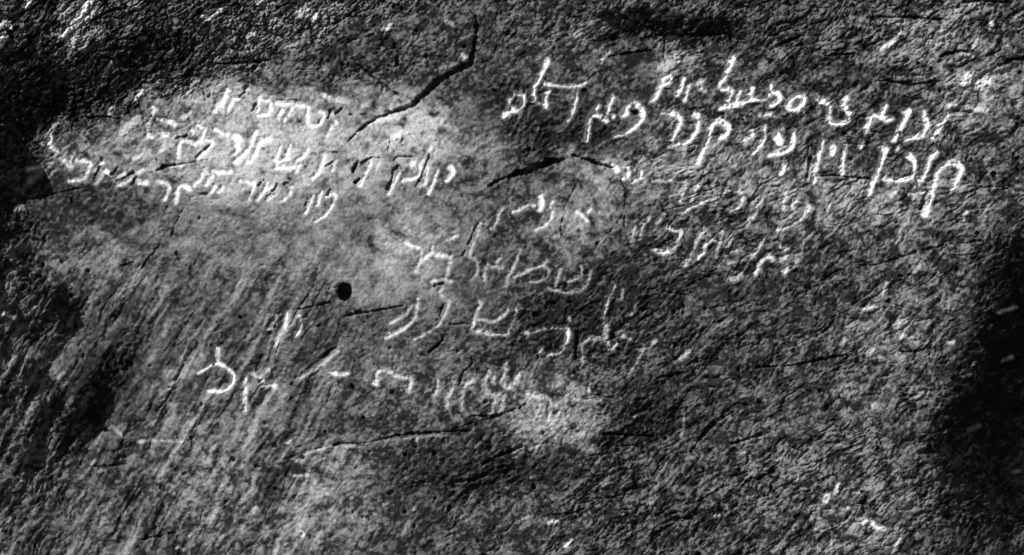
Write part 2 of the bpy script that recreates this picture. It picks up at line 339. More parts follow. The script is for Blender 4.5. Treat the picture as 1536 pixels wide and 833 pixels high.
line('bold white second line at the right, below the upper line', [
    [(C8([(1120,315),(1160,240),(1175,195),(1140,168),(1085,170),(1040,200),(1020,270),(1000,360),(965,465)]), [6,7,8,8,7,7,5,6,9], 1)],
    [(C8([(1025,105),(995,135),(975,200),(950,255),(908,302)]), [7,7,5,6,6], .95), (C8([(895,340),(955,345)]), 7, .55)],
    [(C8([(865,125),(905,150),(900,220),(885,265),(735,265)]), [9,5,4,6,6], .9)],
    [(C8([(730,95),(705,180),(675,250),(640,350)]), [10,6,6,5], 1)],
    [(C8([(805,85)]), 5, .8)], [(C8([(595,50),(592,80)]), [8,6], .75)],
    [(C8([(510,60),(490,140),(485,235)]), [4,5,6], .85)],
    [(C8([(435,88),(428,115)]), [8,7], .95)],
    [(C8([(370,45),(350,130),(318,285)]), [6,6,5], .8)],
    [(C8([(205,-10),(205,60),(170,100),(65,125)]), [5,6,8,6], .95), (C8([(105,10),(125,45)]), 10, .95), (C8([(100,-10),(110,10)]), 7, .8)],
    [(C4([(40,725),(36,790)]), [4,5], .8), (C3([(1480,730),(1482,800)]), 4, .8), (C7([(1482,0),(1470,50),(1425,107)]), [4,5,6], .85), (C4([(15,660),(70,655)]), 6, .6)],
    [(C3([(1405,750),(1412,780),(1365,812)]), [5,6,4], .85)],
    [(C3([(1182,705),(1220,690),(1280,730),(1265,780),(1225,800)]), [6,9,6,5,4], .95), (C3([(1185,700),(1150,790),(1130,835)]), [7,6,6], .95), (C7([(1160,10),(1130,90),(1100,170)]), [6,7,6], .95)],
    [(C3([(1090,670),(1098,740),(1060,800),(1020,822)]), [10,6,6,6], .95), (C7([(1030,45),(925,80)]), [5,4], .65)],
    [(C3([(890,645),(940,645),(990,670),(1000,700),(948,802)]), [5,7,7,6,5], .95)],
    [(C3([(660,655),(690,610),(730,590),(770,620),(785,660),(760,710),(680,765),(615,780)]), [8,6,6,7,7,6,6,5], 1), (C3([(660,655),(685,650)]), 8, .95)],
    [(C3([(610,665)]), 6.5, .9)],
    [(C3([(520,610),(475,660),(465,720),(455,805)]), [6,7,7,6], .95), (C3([(480,660),(520,655),(572,692)]), [6,7,8], .95), (C3([(605,560),(590,600),(575,650)]), [7,5,6], .85)],
    [(C7([(462,0),(455,38)]), [7,4], .7)],
])
line('faint third line at the right with pale half-worn letters', [
    [(E1([(150,60),(190,115)]), 7, .95)],
    [(E1([(310,85),(325,150),(300,200),(255,217)]), [5,6,6,5], .95)],
    [(E1([(472,120),(462,190)]), [4,8], .95), (E1([(450,200),(370,260)]), 3.5, .6)],
    [(E1([(600,235),(720,225),(950,240)]), 5, .5), (E1([(975,240),(985,270),(950,360),(915,470)]), [4,5,5,5], .8)],
    [(E1([(1075,280),(1115,295)]), 5, .75), (E1([(1110,300),(1080,350),(1042,485)]), 3.5, .55)],
    [(E1([(940,590),(1050,530),(1200,470),(1350,430)]), [8,6,5,4.5], .62)],
    [(E2([(180,380),(270,330),(370,350),(410,430),(380,530),(260,580)]), [5,5,6,6,6,5], .6)],
    [(E2([(450,740),(540,640),(600,480),(660,390),(740,380)]), 5.5, .56), (E2([(890,385),(895,410)]), 6.5, .75), (E2([(880,430),(870,560)]), 5, .55)],
    [(E2([(985,560),(970,510),(1030,470),(1130,480),(1170,540),(1130,620),(1060,690),(960,750),(810,800)]), [5,5,4,4,6,5,4.5,4,5], .62)],
    [(E2([(880,75),(850,150)]), 8, .95)],
    [(E3([(250,560),(205,620),(140,760)]), [4,5,4], .5)],
    [(E3([(370,600),(480,550),(540,515),(620,520)]), [4,5,5,4.5], .65)],
    [(E3([(690,420),(702,500),(682,570)]), [8,9,6], .98)],
    [(E3([(820,480),(795,540)]), 5, .6), (E3([(825,600),(810,680),(730,760),(620,800)]), [4,4,4,5], .65)],
    [(E3([(1100,595),(1160,640),(1230,705)]), [6,5,4], .85), (E3([(1262,568),(1230,600)]), 5, .8)],
])
line('worn fourth line at the right, slanting grey strokes', [
    [(E5([(290,170),(220,260),(160,380),(100,500),(50,590)]), 5, .58)],
    [(E5([(350,300),(300,350),(270,400)]), 5, .65), (E5([(255,450),(205,512)]), 6.5, .85), (E5([(325,235),(350,300),(460,330)]), 4, .45), (E5([(480,200),(450,300),(415,510)]), 4.5, .4)],
    [(E5([(590,280),(545,350),(520,480),(490,540),(430,590)]), [4.5,6,6,5,4], .5), (E5([(545,450),(680,410),(715,360)]), 4, .42), (E5([(560,570),(740,520)]), 4, .38)],
    [(E5([(960,290),(900,400),(810,480)]), [3,5,9], .6)],
    [(E5([(1045,515),(1005,485)]), 8, .85), (E5([(1000,480),(940,540),(890,620),(862,690)]), [5,5,6,6], .7)],
    [(E5([(1150,380),(1240,420),(1200,500),(1160,540)]), [5,7,6,6], .5), (E5([(1215,635),(1195,670)]), 8, .85)],
    [(E5([(1490,240),(1410,310),(1350,490),(1290,620)]), [4,5,6,5], .42)],
    [(E5([(590,750),(680,740),(715,690)]), [6,6,5], .45)],
    [(C7([(920,545),(960,560),(1005,560),(985,620),(950,675),(885,685),(840,670)]), [5,4,6,6,6,6,4], .75)],
    [(C7([(812,490),(775,540),(760,610)]), [7,5,4], .4)], [(C7([(730,540),(715,620)]), 6, .35)], [(C7([(900,470),(860,520)]), 4, .4)],
])
line('worn fifth line in the middle of the rock', [
    [(D8([(60,250),(120,290),(210,315)]), [5,5,5], .8), (D8([(180,580),(220,480),(310,410),(370,370),(430,395),(570,410)]), [5,6,5,5,7,5], .72), (D8([(580,410),(565,510),(520,650)]), 5, .5), (D8([(370,300),(358,355)]), 4, .6), (D8([(240,350),(240,420)]), 4, .5)],
    [(D8([(910,40),(900,120),(830,260),(780,420),(860,450),(890,520),(880,600),(820,680)]), [5,5,5,6,5,4,4,5], .42), (D8([(820,80),(910,40),(980,40)]), 4, .4)],
    [(D8([(1110,10),(1050,85)]), 6, .45), (D8([(1160,400),(1085,500)]), [4,6], .42)],
    [(D8([(980,500),(965,600),(960,680)]), [7,5,5], .4), (D8([(980,500),(1050,530),(1160,560),(1165,520)]), 5, .4)],
    [(D8([(1380,330),(1330,440),(1280,560),(1220,660),(1210,750)]), [3,6,6,5,4], .45), (D8([(1300,655),(1440,590),(1600,510),(1680,470)]), [4,5,4,4], .5)],
    [(E9([(200,455),(260,435),(310,490),(310,560),(240,610),(120,630)]), [4,5,5,5,6,5], .45)],
    [(E9([(460,500),(430,570),(395,700)]), [6,4.5,4], .5), (E9([(340,710),(430,735),(560,750),(690,730),(750,670),(780,600),(805,510)]), [5,5,6,6,5,5,4.5], .55), (E9([(690,450),(710,540),(640,590),(570,620),(510,600)]), [4,5,5,6,4], .5)],
])
line('worn sixth line in the middle, long curved strokes', [
    [(E14([(510,220),(490,330),(480,420),(400,520),(260,600),(130,660)]), [4.5,5,5,5,7,4], .7)],
    [(E14([(440,290),(380,370),(290,440),(190,490)]), [4,7,5,4], .65)],
    [(E14([(860,240),(840,340),(790,450),(720,530),(620,600),(470,675)]), [6,5,4.5,4.5,5,4], .55), (D8([(370,690),(480,680),(590,700)]), [6,5,5], .5), (E14([(790,85),(740,150),(850,240)]), 4.5, .4)],
    [(E14([(1215,240),(1235,290),(1180,345),(1150,450),(1130,560)]), [4,5,5,5.5,5.5], .78), (E14([(1150,600),(1210,570),(1330,620),(1528,605)]), [5,7,7,6], .68), (C10([(1445,385),(1490,310),(1510,250)]), [6,4.5,4], .5), (E14([(1200,450),(1280,450),(1360,478),(1450,430),(1530,340)]), [4,4,6,6,5], .6)],
    [(E16([(60,545)]), 7, .75), (E16([(130,540),(300,490),(440,490),(480,530)]), [3.5,5,5,5], .5), (E16([(490,520),(492,580),(470,645)]), [7,9,6], .95), (E16([(470,640),(440,730),(380,775),(270,770)]), [5,4,4,5], .5), (E16([(205,725)]), 7.5, .75)],
    [(E16([(640,830),(630,720),(650,640),(720,600),(860,610)]), [5,4.5,4.5,6,6], .48), (E16([(882,480),(885,600),(920,690),(940,720),(995,665)]), [9,6,6,8,6], .6)],
    [(E16([(960,60),(920,160),(890,270),(858,390)]), [9,5,6,4], .62)],
    [(E16([(1060,90),(1050,200)]), [5,4.5], .5)], [(E16([(1200,230),(1155,360)]), 4.5, .42)],
    [(E16([(1030,540),(1060,580),(1150,610)]), [6,6,4], .48), (E16([(1410,630),(1340,690),(1250,720)]), [5,4,4], .42), (C11([(770,480),(740,550),(690,625)]), [7,6,5], .45)],
])
line('worn seventh line, broad grey strokes above the pale patch', [
    [(C10([(440,610),(500,620),(545,615)]), [4,8,5], .9)],
    [(C10([(700,645),(720,595),(770,590),(795,612)]), [5,6,7,5], .65), (C10([(700,665)]), 9, .85)],
    [(C10([(820,628),(860,635),(908,640),(890,712)]), [6,6,6,7], .62)],
    [(E15([(120,390),(120,490),(60,580)]), [5,6,5], .5)],
    [(E15([(290,370),(270,500),(230,600),(220,700)]), [10,9,7,5], .42)],
    [(E15([(510,380),(430,440),(400,580),(392,710)]), [7,6,5,7], .48)],
    [(E15([(715,280),(650,400),(660,500),(730,530),(800,530)]), [5,6,7,7,6], .48), (E15([(760,345),(762,400)]), 6, .5)],
    [(E15([(890,200),(880,320),(840,410)]), [8,6,5], .5), (E15([(1040,310),(1000,400),(960,460),(890,440)]), [9,8,8,8], .48)],
    [(E15([(780,560),(740,740)]), 8, .4), (E15([(865,550),(840,740)]), 8, .42)],
    [(E15([(1150,530),(1250,550),(1370,590),(1410,610),(1412,700),(1380,840)]), [7,8,6,6,5.5,5], .62)],
    [(C11([(340,745),(420,760),(535,770)]), [6,6,5], .4), (C11([(470,700),(465,765)]), 5, .4)],
])
line('short white sign group low on the left side', [
    [(C9([(1140,612),(1230,548),(1300,575),(1342,620),(1335,670),(1290,712),(1202,712)]), [5,6,5,7,7,7,6], .9), (C9([(1245,475),(1250,540)]), [9,6], .7)],
    [(C9([(1412,620),(1410,740),(1408,835)]), [4,6,5], .75), (C9([(1420,605),(1470,622),(1535,670),(1580,685)]), [5,5,5,6], .6), (C10([(60,688),(112,658)]), [6,7], .85), (C9([(1545,590),(1490,635)]), 4, .5)],
])
line('three small upright strokes beside the drilled hole', [
    [(C10([(125,280),(112,355),(85,356)]), [4,5,5], .82)], [(C10([(190,255),(186,355),(150,400),(122,458)]), [4,6,5,4], .82)], [(C10([(265,285),(266,370),(245,386)]), [5,5,7], .9)],
])
line('small white top line at the left', [
    [(D3([(520,200),(550,235),(650,240),(645,380),(480,410),(522,300),(520,210)]), [6,5,6,6,7,6,6], .92)],
    [(D3([(720,265),(895,282)]), 6, .95), (D3([(900,295),(880,380),(810,462)]), [4,6,5], .85), (D3([(780,340),(735,432)]), 5.5, .88)],
    [(D3([(950,285),(1050,300)]), [5,4], .85)],
    [(D3([(1085,320),(1065,500),(1170,530),(1230,490),(1270,390),(1215,360)]), [5,5,6,5,5,6], .85)],
    [(D3([(1390,490),(1340,550)]), 7, .85), (D3([(1320,580),(1280,685)]), 4, .5), (D3([(1372,395),(1360,430)]), 4.5, .6)],
    [(D3([(145,130),(115,220),(60,290),(20,345)]), [9,11,10,8], 1)],
    [(D3([(285,208),(215,222),(168,355)]), [6,7,6], .95)],
])
line('white second line at the left, cramped letters', [
    [(D2([(290,255)]), 10, 1), (D2([(295,290),(280,360),(235,430),(225,520)]), [5,4,5,4], .75), (D2([(360,370),(450,390),(545,432)]), [5,7,7], 1), (D2([(240,550),(290,570)]), 7, .95)],
    [(D2([(388,520),(420,560),(465,548)]), [5,8,5], .9), (D2([(435,590),(395,730)]), 4, .5)],
    [(D2([(588,805),(597,640),(680,618),(782,662)]), [6,6,6,7], 1)],
    [(D2([(905,480),(870,560),(840,620)]), [4,5,9], 1), (D2([(900,612),(985,635),(960,690),(815,825)]), [4,6,5,5], .85), (D2([(805,440),(862,472)]), 5, .95), (D2([(735,490),(755,530)]), 5, .7)],
    [(D2([(1005,488),(1105,545)]), 5.5, .95), (D2([(1170,540),(1240,580)]), 9, .95)],
    [(D5([(265,45),(200,150),(195,230),(130,300),(20,400)]), [5,7,6,7,8], 1), (D5([(10,100),(60,130),(25,200),(60,260),(10,310)]), [9,9,8,6,6], .9)],
    [(D5([(395,145),(300,165),(255,290),(205,400),(150,412)]), [9,9,6,5,6], 1)],
    [(D5([(540,225),(500,330),(465,395),(530,390),(620,370)]), [4,6,8,6,6], .95), (D5([(655,210),(600,350)]), [4,7], .95), (D5([(855,250),(790,350),(710,400)]), [5,5,4], .75), (D5([(500,460),(640,465),(750,440)]), [8,9,6], .85), (D5([(755,450),(718,525)]), 5, .6)],
    [(D5([(1030,325),(1015,420),(970,530),(905,590)]), [7,6,6,5], .75), (D5([(1165,400),(1130,500)]), 4, .6)],
])
line('grey third line at the left, below the long crack', [
    [(D7([(272,405),(230,520),(145,675)]), [5,4.5,5], .8)], [(D7([(375,390),(335,490)]), 3.5, .5)],
    [(D7([(600,530),(540,650),(475,760)]), [3.5,4,6], .7), (D7([(740,420)]), 8.5, 1), (D7([(830,440),(845,520),(800,585),(650,615)]), [5,5,5,7], .85), (D7([(862,380)]), 5, .8)],
    [(D7([(925,480),(905,590),(890,655),(825,680)]), [4,5,6,4.5], .7)],
    [(D7([(1040,495),(1000,620),(930,760)]), [4,6,6], .9)], [(D7([(1185,465),(1215,520),(1145,615)]), [9,9,6], 1)],
])
line('grey fourth line at the left, above the streaked slope', [
    [(D4([(435,400),(520,408),(562,450),(548,530),(505,592)]), [5,6,6,5,7], .85)],
    [(D4([(640,630),(650,530),(660,450),(740,440),(785,480)]), [7,8,6,8,8], .95)],
    [(D4([(945,310),(900,400),(855,435)]), [5,7,6], .85), (D4([(975,245),(990,305)]), 4.5, .6), (D4([(1045,335),(985,440)]), 6, .85)],
    [(D4([(1085,455),(1045,515)]), 6, .8), (D4([(1175,465),(1125,522)]), 6, .8)],
    [(D4([(1065,280),(1150,290),(1260,290)]), [6,8,7], 1)],
    [(D6([(80,160),(160,178),(235,190),(220,270),(178,365)]), [5,6,6,5,5], .9)],
    [(D6([(385,185),(340,290),(275,375)]), [4,6,5], .8)], [(D6([(440,225),(400,240)]), 5, .6), (D6([(490,310),(390,380)]), 4, .7)],
    [(D6([(655,235),(652,310),(550,395)]), [6,5,4.5], .72)],
    [(D6([(912,335),(870,430),(825,525)]), 4.5, .78), (D6([(1005,290),(960,430)]), [5,7], .85)],
    [(D6([(1055,350),(1140,298),(1172,350),(1130,450),(1060,550),(935,625)]), [4,5,6,5,5.5,5], .9)],
])
line('grey letters at the far left edge of the writing', [
    [(D1([(340,240),(352,300),(325,365),(425,432)]), [4,5,7,5], .9), (D1([(400,470),(340,590),(240,660),(110,760)]), [4,6,7,8], .45), (D1([(485,40),(380,140),(340,210)]), [6,6,5], .42)],
    [(D1([(95,642),(170,630),(255,612)]), [6,5,5], .92)],
    [(D1([(480,520),(545,560),(570,605)]), [7,8,7], .8), (D1([(615,465),(570,540)]), 4.5, .6), (D1([(400,640),(335,712)]), 4.5, .5)],
    [(D1([(645,530),(720,540),(815,568),(780,660),(720,758),(555,772)]), [5,6,5,5,6,4.5], .8)],
    [(D1([(935,565),(865,650)]), [6,5], .65)], [(D1([(960,650),(920,730),(865,805)]), [7,6,4], .6), (D1([(960,650),(1040,690)]), [6,7], .85)],
    [(D1([(1410,645),(1320,690),(1250,770),(1110,825)]), [4,6,5,5], .68)],
    [(D1([(1180,690),(1090,760)]), [7,5], .65)], [(D1([(1360,790),(1440,790)]), 8, .7)],
])

# -------- cracks: (points, width, own part?)
CRACKS = [
    (C2([(545,818),(610,750),(690,690),(800,645),(905,615),(960,570),(1020,510),(1100,445),(1180,405),(1250,370),(1270,300),(1285,200),(1290,110),(1250,62)]), [2,5,6.5,7,7,9,10,10,9,11,7,5,3.5,2], 1, 'black diagonal crack, longest on the face'),
    (E3([(105,295),(250,220),(400,170),(550,130),(650,80),(820,30),(960,-10)]), [3,6,8,11,12.5,11,6], 1, 'black crack arching under the bold lines'),
    (C7([(385,130),(450,150),(530,180),(612,198)]), [5,6,7,5], 1, None),
    (C14([(350,222),(450,203),(520,188),(650,188),(700,175),(860,135),(1000,128),(1140,120),(1250,118)]), [1.5,1.5,1.5,2,3.2,4,3.5,3,3], 1, None),
    (C14([(1140,110),(1300,60),(1400,40),(1540,0)]), [3,2.5,2,2], 0, None),
    (C13([(810,748),(900,725),(1000,705),(1070,700)]), [2,4,4,2], 1, None),
    (C5([(140,380),(260,360),(380,335),(490,312)]), [3,3,3,2], 1, None),
    (C5([(860,228),(920,210),(960,190),(1070,175)]), [3,3,5,3], 1, None), (C5([(1070,175),(1170,155),(1260,143)]), 2, 0, None),
    (C1([(500,680),(600,670),(680,690),(720,660),(800,610)]), 3, 1, None), (C1([(790,440),(830,482),(900,470),(1000,475)]), [3,4,4,3], 1, None),
    (C1([(1000,485),(1160,500),(1180,560)]), 3, 0, None), (C1([(1230,370),(1400,360),(1540,345)]), [4,4,5], 1, None), (C1([(50,110),(140,70),(260,8)]), [4,5,4], 1, None),
    (C1([(520,122),(620,70),(730,38)]), 5, 1, None), (C1([(640,640),(720,560),(820,490)]), 3, 0, None), (C1([(380,420),(450,330),(560,260)]), 4, 0, None), (C1([(560,640),(600,560)]), 7, 0, None),
    (C4([(680,475),(750,462),(870,490),(1035,468)]), [3,4,5,4], 1, None), (C4([(1050,325),(1160,293),(1205,300)]), 3.5, 1, None), (C4([(1330,325),(1400,290)]), 5, 1, None),
    (C4([(1390,378),(1470,345),(1560,335)]), [4,6,6], 1, None), (C4([(385,322),(560,308)]), 3.5, 1, None), (C4([(80,288),(130,250),(220,225),(270,200)]), [4,6,4,3], 1, None),
    (C4([(595,527),(650,505),(720,480)]), 3, 0, None), (C4([(610,282),(720,230)]), 4, 0, None), (C4([(700,100),(880,100),(960,105),(1100,115)]), [3,4,4,3], 1, None),
    (C4([(1190,12),(1300,5),(1440,12)]), 5, 1, None), (C4([(330,242),(420,195),(500,160)]), 3, 0, None), (C4([(580,505),(602,380)]), 3, 0, None), (C4([(870,432),(930,350)]), 3, 0, None),
    (C4([(1180,372),(1265,343)]), 4, 0, None), (C4([(840,180),(840,110),(870,60)]), 4, 0, None), (C4([(1320,90),(1400,60)]), 4, 0, None), (C4([(960,120),(1040,60),(1160,40)]), 5, 0, None),
    (C8([(340,250),(470,245),(650,265)]), [3,3,4], 1, None), (C8([(600,762),(690,760),(800,720),(915,685)]), 3, 1, None), (C8([(960,672),(1100,640),(1285,620)]), 3, 1, None),
    (C8([(490,805),(540,740),(600,670)]), 4, 0, None), (C8([(640,500),(740,475),(835,465)]), 2.5, 0, None), (C8([(1180,352),(1280,315),(1450,303)]), 3, 1, None), (C8([(960,602),(1020,600)]), 3, 0, None),
    (C8([(790,270),(870,240)]), 5, 0, None), (C8([(1140,640),(1150,700)]), 3, 0, None),
    (C12([(0,578),(150,575),(280,555),(400,530),(515,508)]), [3,3.5,4,4,3], 1, None), (C12([(370,607),(515,590)]), 3, 0, None), (C12([(590,742),(710,735)]), 3, 0, None), (C12([(820,490),(950,490),(1000,432)]), 3, 1, None),
    (C10([(370,142),(475,120)]), 2.5, 0, None), (C10([(270,247),(360,225),(440,208)]), 2.5, 1, None), (C10([(520,288),(560,278),(600,268),(640,262),(730,252),(860,225)]), [3,6,6,3,3,2], 1, None), (C10([(810,592),(905,563)]), 3, 0, None),
    (C10([(20,600),(55,510)]), 5, 0, None), (E15([(385,430),(400,310),(520,210),(520,110)]), [3.5,3,3,2], 1, None), (E15([(500,795),(700,802),(820,790),(960,740),(1080,700),(1225,608)]), [2.5,3,3,3,3,2], 1, None),
    (C10([(1015,492),(1060,458),(1112,400)]), [4,5,3], 0, None), (C10([(230,490),(330,470)]), 2, 0, None), (C10([(240,640),(370,545),(480,462)]), [4,4,5], 0, None),
    (C9([(1140,440),(1075,535),(1010,660),(960,770),(900,835)]), [4,4,5,4,3], 0, None), (C5([(980,620),(1000,540),(1060,430)]), [3,4,3], 0, None), (C5([(805,800),(850,730),(920,640)]), 6, 0, None),
    (C5([(700,765),(770,745)]), 4, 0, None), (C5([(1015,680),(1035,725)]), 6, 0, None), (C5([(1150,490)]), 6, 0, None), (C5([(1160,352),(1190,352)]), 7, 0, None),
    (C3([(590,327),(740,300),(830,290)]), [3,4,3], 1, None), (C3([(600,225),(640,220)]), [10,5], 0, None), (C3([(640,80),(760,140),(860,180)]), [5,7,5], 0, None), (C3([(870,200),(1000,200),(1130,200),(1270,190)]), [4,5,6,5], 1, None),
    (C3([(910,230),(905,330)]), 4, 0, None), (C2([(605,375),(700,450),(780,520),(835,548)]), [3,5,5,3], 1, None), (C2([(830,340),(825,370)]), 11, 0, None), (C2([(550,660),(632,662)]), 4, 0, None), (C2([(240,400),(400,400)]), 2.5, 0, None), (C2([(300,440),(390,410)]), 2.5, 0, None),
    (C2([(1250,372),(1345,352)]), 4, 0, None), (C2([(80,460),(170,430)]), 3, 0, None), (C2([(0,155),(120,130),(230,135)]), 3, 0, None), (C2([(440,200),(435,80)]), 3, 0, None), (C2([(700,310),(820,275)]), 4, 0, None),
    (E16([(592,550),(585,800)]), [5.5,4], 1, None), (C11([(870,642),(1035,608)]), 4, 1, None), (C11([(820,130),(940,150),(1070,170)]), 5, 0, None), (C11([(1200,310),(1140,400)]), 4, 0, None),
    (C15([(560,132),(720,140),(835,150)]), 4, 1, None), (C15([(240,602),(400,590),(545,510)]), 3.5, 1, None), (C15([(850,608),(935,558)]), 4, 0, None), (C15([(870,705),(985,635)]), 6, 0, None),
    (C15([(1060,235),(1140,130),(1220,50),(1310,5)]), [4,5,4,3], 1, None), (C15([(1300,192),(1465,138)]), 5, 1, None), (C15([(1080,532),(1200,470),(1250,430)]), 3.5, 0, None), (C15([(1365,425),(1400,380),(1450,402),(1535,345)]), 4, 1, None),
    (C15([(640,462),(805,432)]), 3, 0, None), (C15([(1080,715),(1105,645)]), 6, 0, None), (C16([(500,160),(515,110),(545,50)]), 4, 0, None), (C16([(355,415),(435,368)]), 7, 0, None), (C16([(600,470),(640,480),(610,560)]), [7,7,6], 0, None),
    (C16([(400,190),(470,180)]), 8, 0, None), (C16([(480,660),(540,590)]), 4, 0, None), (C16([(690,230),(720,180)]), 6, 0, None), (C16([(540,215),(600,190)]), 6, 0, None), (C16([(0,395),(90,330),(130,290)]), 4, 0, None),
    (C13([(40,480),(150,465)]), 4, 0, None), (C13([(520,322),(600,320),(700,310),(800,293)]), [3,3,5,3], 0, None), (C14([(1320,310),(1400,270),(1545,205)]), 6, 1, None), (C14([(1150,412),(1300,392),(1385,335)]), [7,10,6], 0, None),
    (C7([(660,270),(685,330),(680,450),(630,530),(520,640)]), [1.5,2,2.5,4,3], 0, None), (C7([(400,300),(370,360),(330,430)]), 3, 0, None), (C7([(318,590),(310,520),(340,450)]), 2.5, 0, None), (C7([(680,480),(680,540)]), 5, 0, None), (C7([(890,640),(960,600)]), 5, 0, None),
    (D5([(1080,310),(1090,295),(1190,293)]), 4, 0, None), (D5([(1360,530),(1420,420)]), 6, 0, None), (D5([(1060,460),(1140,400)]), 4, 0, None), (D5([(1390,640),(1440,600)]), 6, 0, None),
    (D7([(545,390),(570,345),(740,350)]), [5,4,4], 0, None), (D7([(590,450),(520,520),(530,580),(470,720)]), [6,7,5,5], 0, None), (D7([(945,350),(890,480),(850,600),(790,690)]), [5,5,5,4], 0, None), (D7([(575,240),(650,215)]), 4, 0, None),
    (D7([(500,150),(470,280)]), 4, 0, None), (D7([(110,430),(70,530)]), 7, 0, None), (D7([(180,430),(250,360),(370,355)]), [6,5,4], 0, None), (D7([(100,640),(140,610)]), 6, 0, None),
    (D6([(290,215),(355,150)]), 5, 0, None), (D6([(375,350),(450,300),(510,190)]), [4,6,4], 0, None), (D6([(580,200),(620,190)]), 5, 0, None), (D6([(820,450),(860,380)]), 4, 0, None), (D6([(1080,330),(1120,260)]), 5, 0, None),
    (D3([(440,370),(490,280)]), 4, 0, None), (D3([(720,228),(950,232)]), [3,5], 0, None), (D3([(300,190),(360,140)]), 6, 0, None), (D3([(1310,440),(1350,360)]), 5, 0, None), (D3([(1410,385),(1470,335)]), 6, 0, None), (D3([(1200,500),(1225,420)]), 4, 0, None),
    (D1([(860,740),(900,650),(930,610)]), 6, 0, None), (D1([(1060,700),(1120,620)]), 7, 0, None), (D1([(1110,775),(1210,740),(1290,680)]), 5, 0, None), (D1([(1290,820),(1340,730)]), 6, 0, None), (D2([(570,595),(700,560)]), 5, 0, None), (D2([(800,800),(950,670)]), [4,6], 0, None),
    (C8([(285,250),(310,130),(320,60)]), [8,6,4], 0, None), (C8([(940,440),(960,370),(990,320)]), [8,9,4], 0, None), (C7([(1050,120),(1110,60)]), 4, 0, None),
    (D8([(720,410),(780,280),(840,150),(880,60)]), [5,4,4,4], 0, None), (E14([(720,470),(770,390),(810,280)]), [5,4,3], 0, None), (E14([(680,800),(760,740),(830,600)]), [7,6,5], 0, None), (E14([(720,60),(800,45)]), 7, 0, None), (E14([(880,510),(1080,505)]), 5, 0, None),
    (E5([(840,670),(880,560),(960,470)]), [7,8,4], 0, None), (E2([(500,470),(550,440)]), [10,8], 0, None), (E2([(760,310),(840,300)]), 6, 0, None),
]
# -------- pale flecks of lichen and fresh chips, plus painted lit lips: (points, width, whiteness)
FLECKS = [(C1(p), w_, b) for p, w_, b in [
    ([(800,38)], 9, .8), ([(825,218)], 7, .8), ([(355,220),(430,140),(490,50),(515,10)], [7,10,8,9], 1), ([(370,110),(400,60)], [14,9], .6), ([(520,95)], 9, .9), ([(420,255),(440,220)], 11, .65), ([(0,148),(40,125),(62,160)], [9,7,6], 1),
    ([(0,255),(25,212)], 9, .95), ([(145,45),(170,5)], [7,9], .8), ([(65,95),(90,70)], 5, .7), ([(590,430),(645,365)], 6, .75), ([(1165,90),(1190,115),(1230,90),(1275,52)], [5,4,4,4], .85), ([(1330,50)], 6, .8), ([(1490,20),(1520,5)], 8, .9),
    ([(785,570),(815,528)], 8, .8), ([(935,600)], 7, .7), ([(640,632)], 7, .8), ([(1060,680),(1100,655)], 6, .7), ([(710,762),(790,695)], 15, .55), ([(575,230),(585,190)], 13, .45), ([(270,530)], 6, .5), ([(340,80),(370,40)], 9, .4), ([(1160,190)], 10, .5), ([(1140,270)], 5, .6), ([(1430,225),(1470,200)], 9, .5), ([(330,310)], 6, .4), ([(340,1440)], 1, .1), ([(510,10)], 10, .8), ([(250,820),(300,740),(360,670)], 9, .35), ([(400,600)], 6, .3)]]
FLECKS += [(C2(p), w_, b) for p, w_, b in [
    ([(345,122),(365,95)], 9, .85), ([(300,95)], 6, .8), ([(400,170)], 8, .85), ([(280,10)], 9, .9), ([(60,5)], 9, .7), ([(755,168),(790,150)], 7, .85), ([(400,545),(440,570)], [5,9], .75), ([(490,580),(545,590)], [10,12], .5), ([(655,602)], 10, .55), ([(1205,320),(1230,345)], 7, .7), ([(1220,215)], 6, .7),
    ([(710,705),(830,675)], [7,11], .6), ([(820,560)], 6, .7), ([(215,150)], 10, .5), ([(460,100)], 8, .6), ([(1110,125),(1150,140)], 6, .5), ([(250,80),(320,50)], 7, .7), ([(810,790),(870,770)], 12, .45), ([(420,400)], 8, .5), ([(1080,400),(1160,370)], 6, .4)]]
FLECKS += [(C3(p), w_, b) for p, w_, b in [([(905,395),(980,345)], 18, .55), ([(460,140)], 13, .4), ([(400,205),(440,180)], 9, .45), ([(300,110)], 12, .3), ([(1110,480)], 9, .4), ([(740,480)], 10, .3), ([(990,240)], 8, .3)]]
FLECKS += [(C4(p), w_, b) for p, w_, b in [
    ([(720,285),(760,260),(800,230)], [7,9,7], .8), ([(800,230),(830,185)], 5, .5), ([(1265,245)], 12, .85), ([(1345,165),(1350,120)], 8, .75), ([(1180,105)], 7, .7), ([(1190,480),(1220,440)], 12, .8), ([(1280,495),(1325,465)], 14, .8), ([(1095,606),(1150,614)], 6, .7),
    ([(1210,620),(1320,640)], 9, .5), ([(1180,310),(1230,325)], 6, .6), ([(1430,270)], 6, .6), ([(1020,440)], 6, .5), ([(1370,560)], 10, .5), ([(1200,405)], 6, .6), ([(1500,90)], 7, .5), ([(150,330)], 10, .35), ([(1400,500)], 10, .45), ([(1410,745)], 8, .4)]]
FLECKS += [(C8(p), w_, b) for p, w_, b in [([(400,600)], 5, .7), ([(770,362),(802,342)], 5, .8), ([(1185,497),(1208,450)], 4.5, .7), ([(160,352)], 5, .8), ([(1310,450)], 9, .4), ([(1330,150)], 7, .5), ([(160,790)], 6, .7), ([(830,560),(800,630)], 4, .5)]]
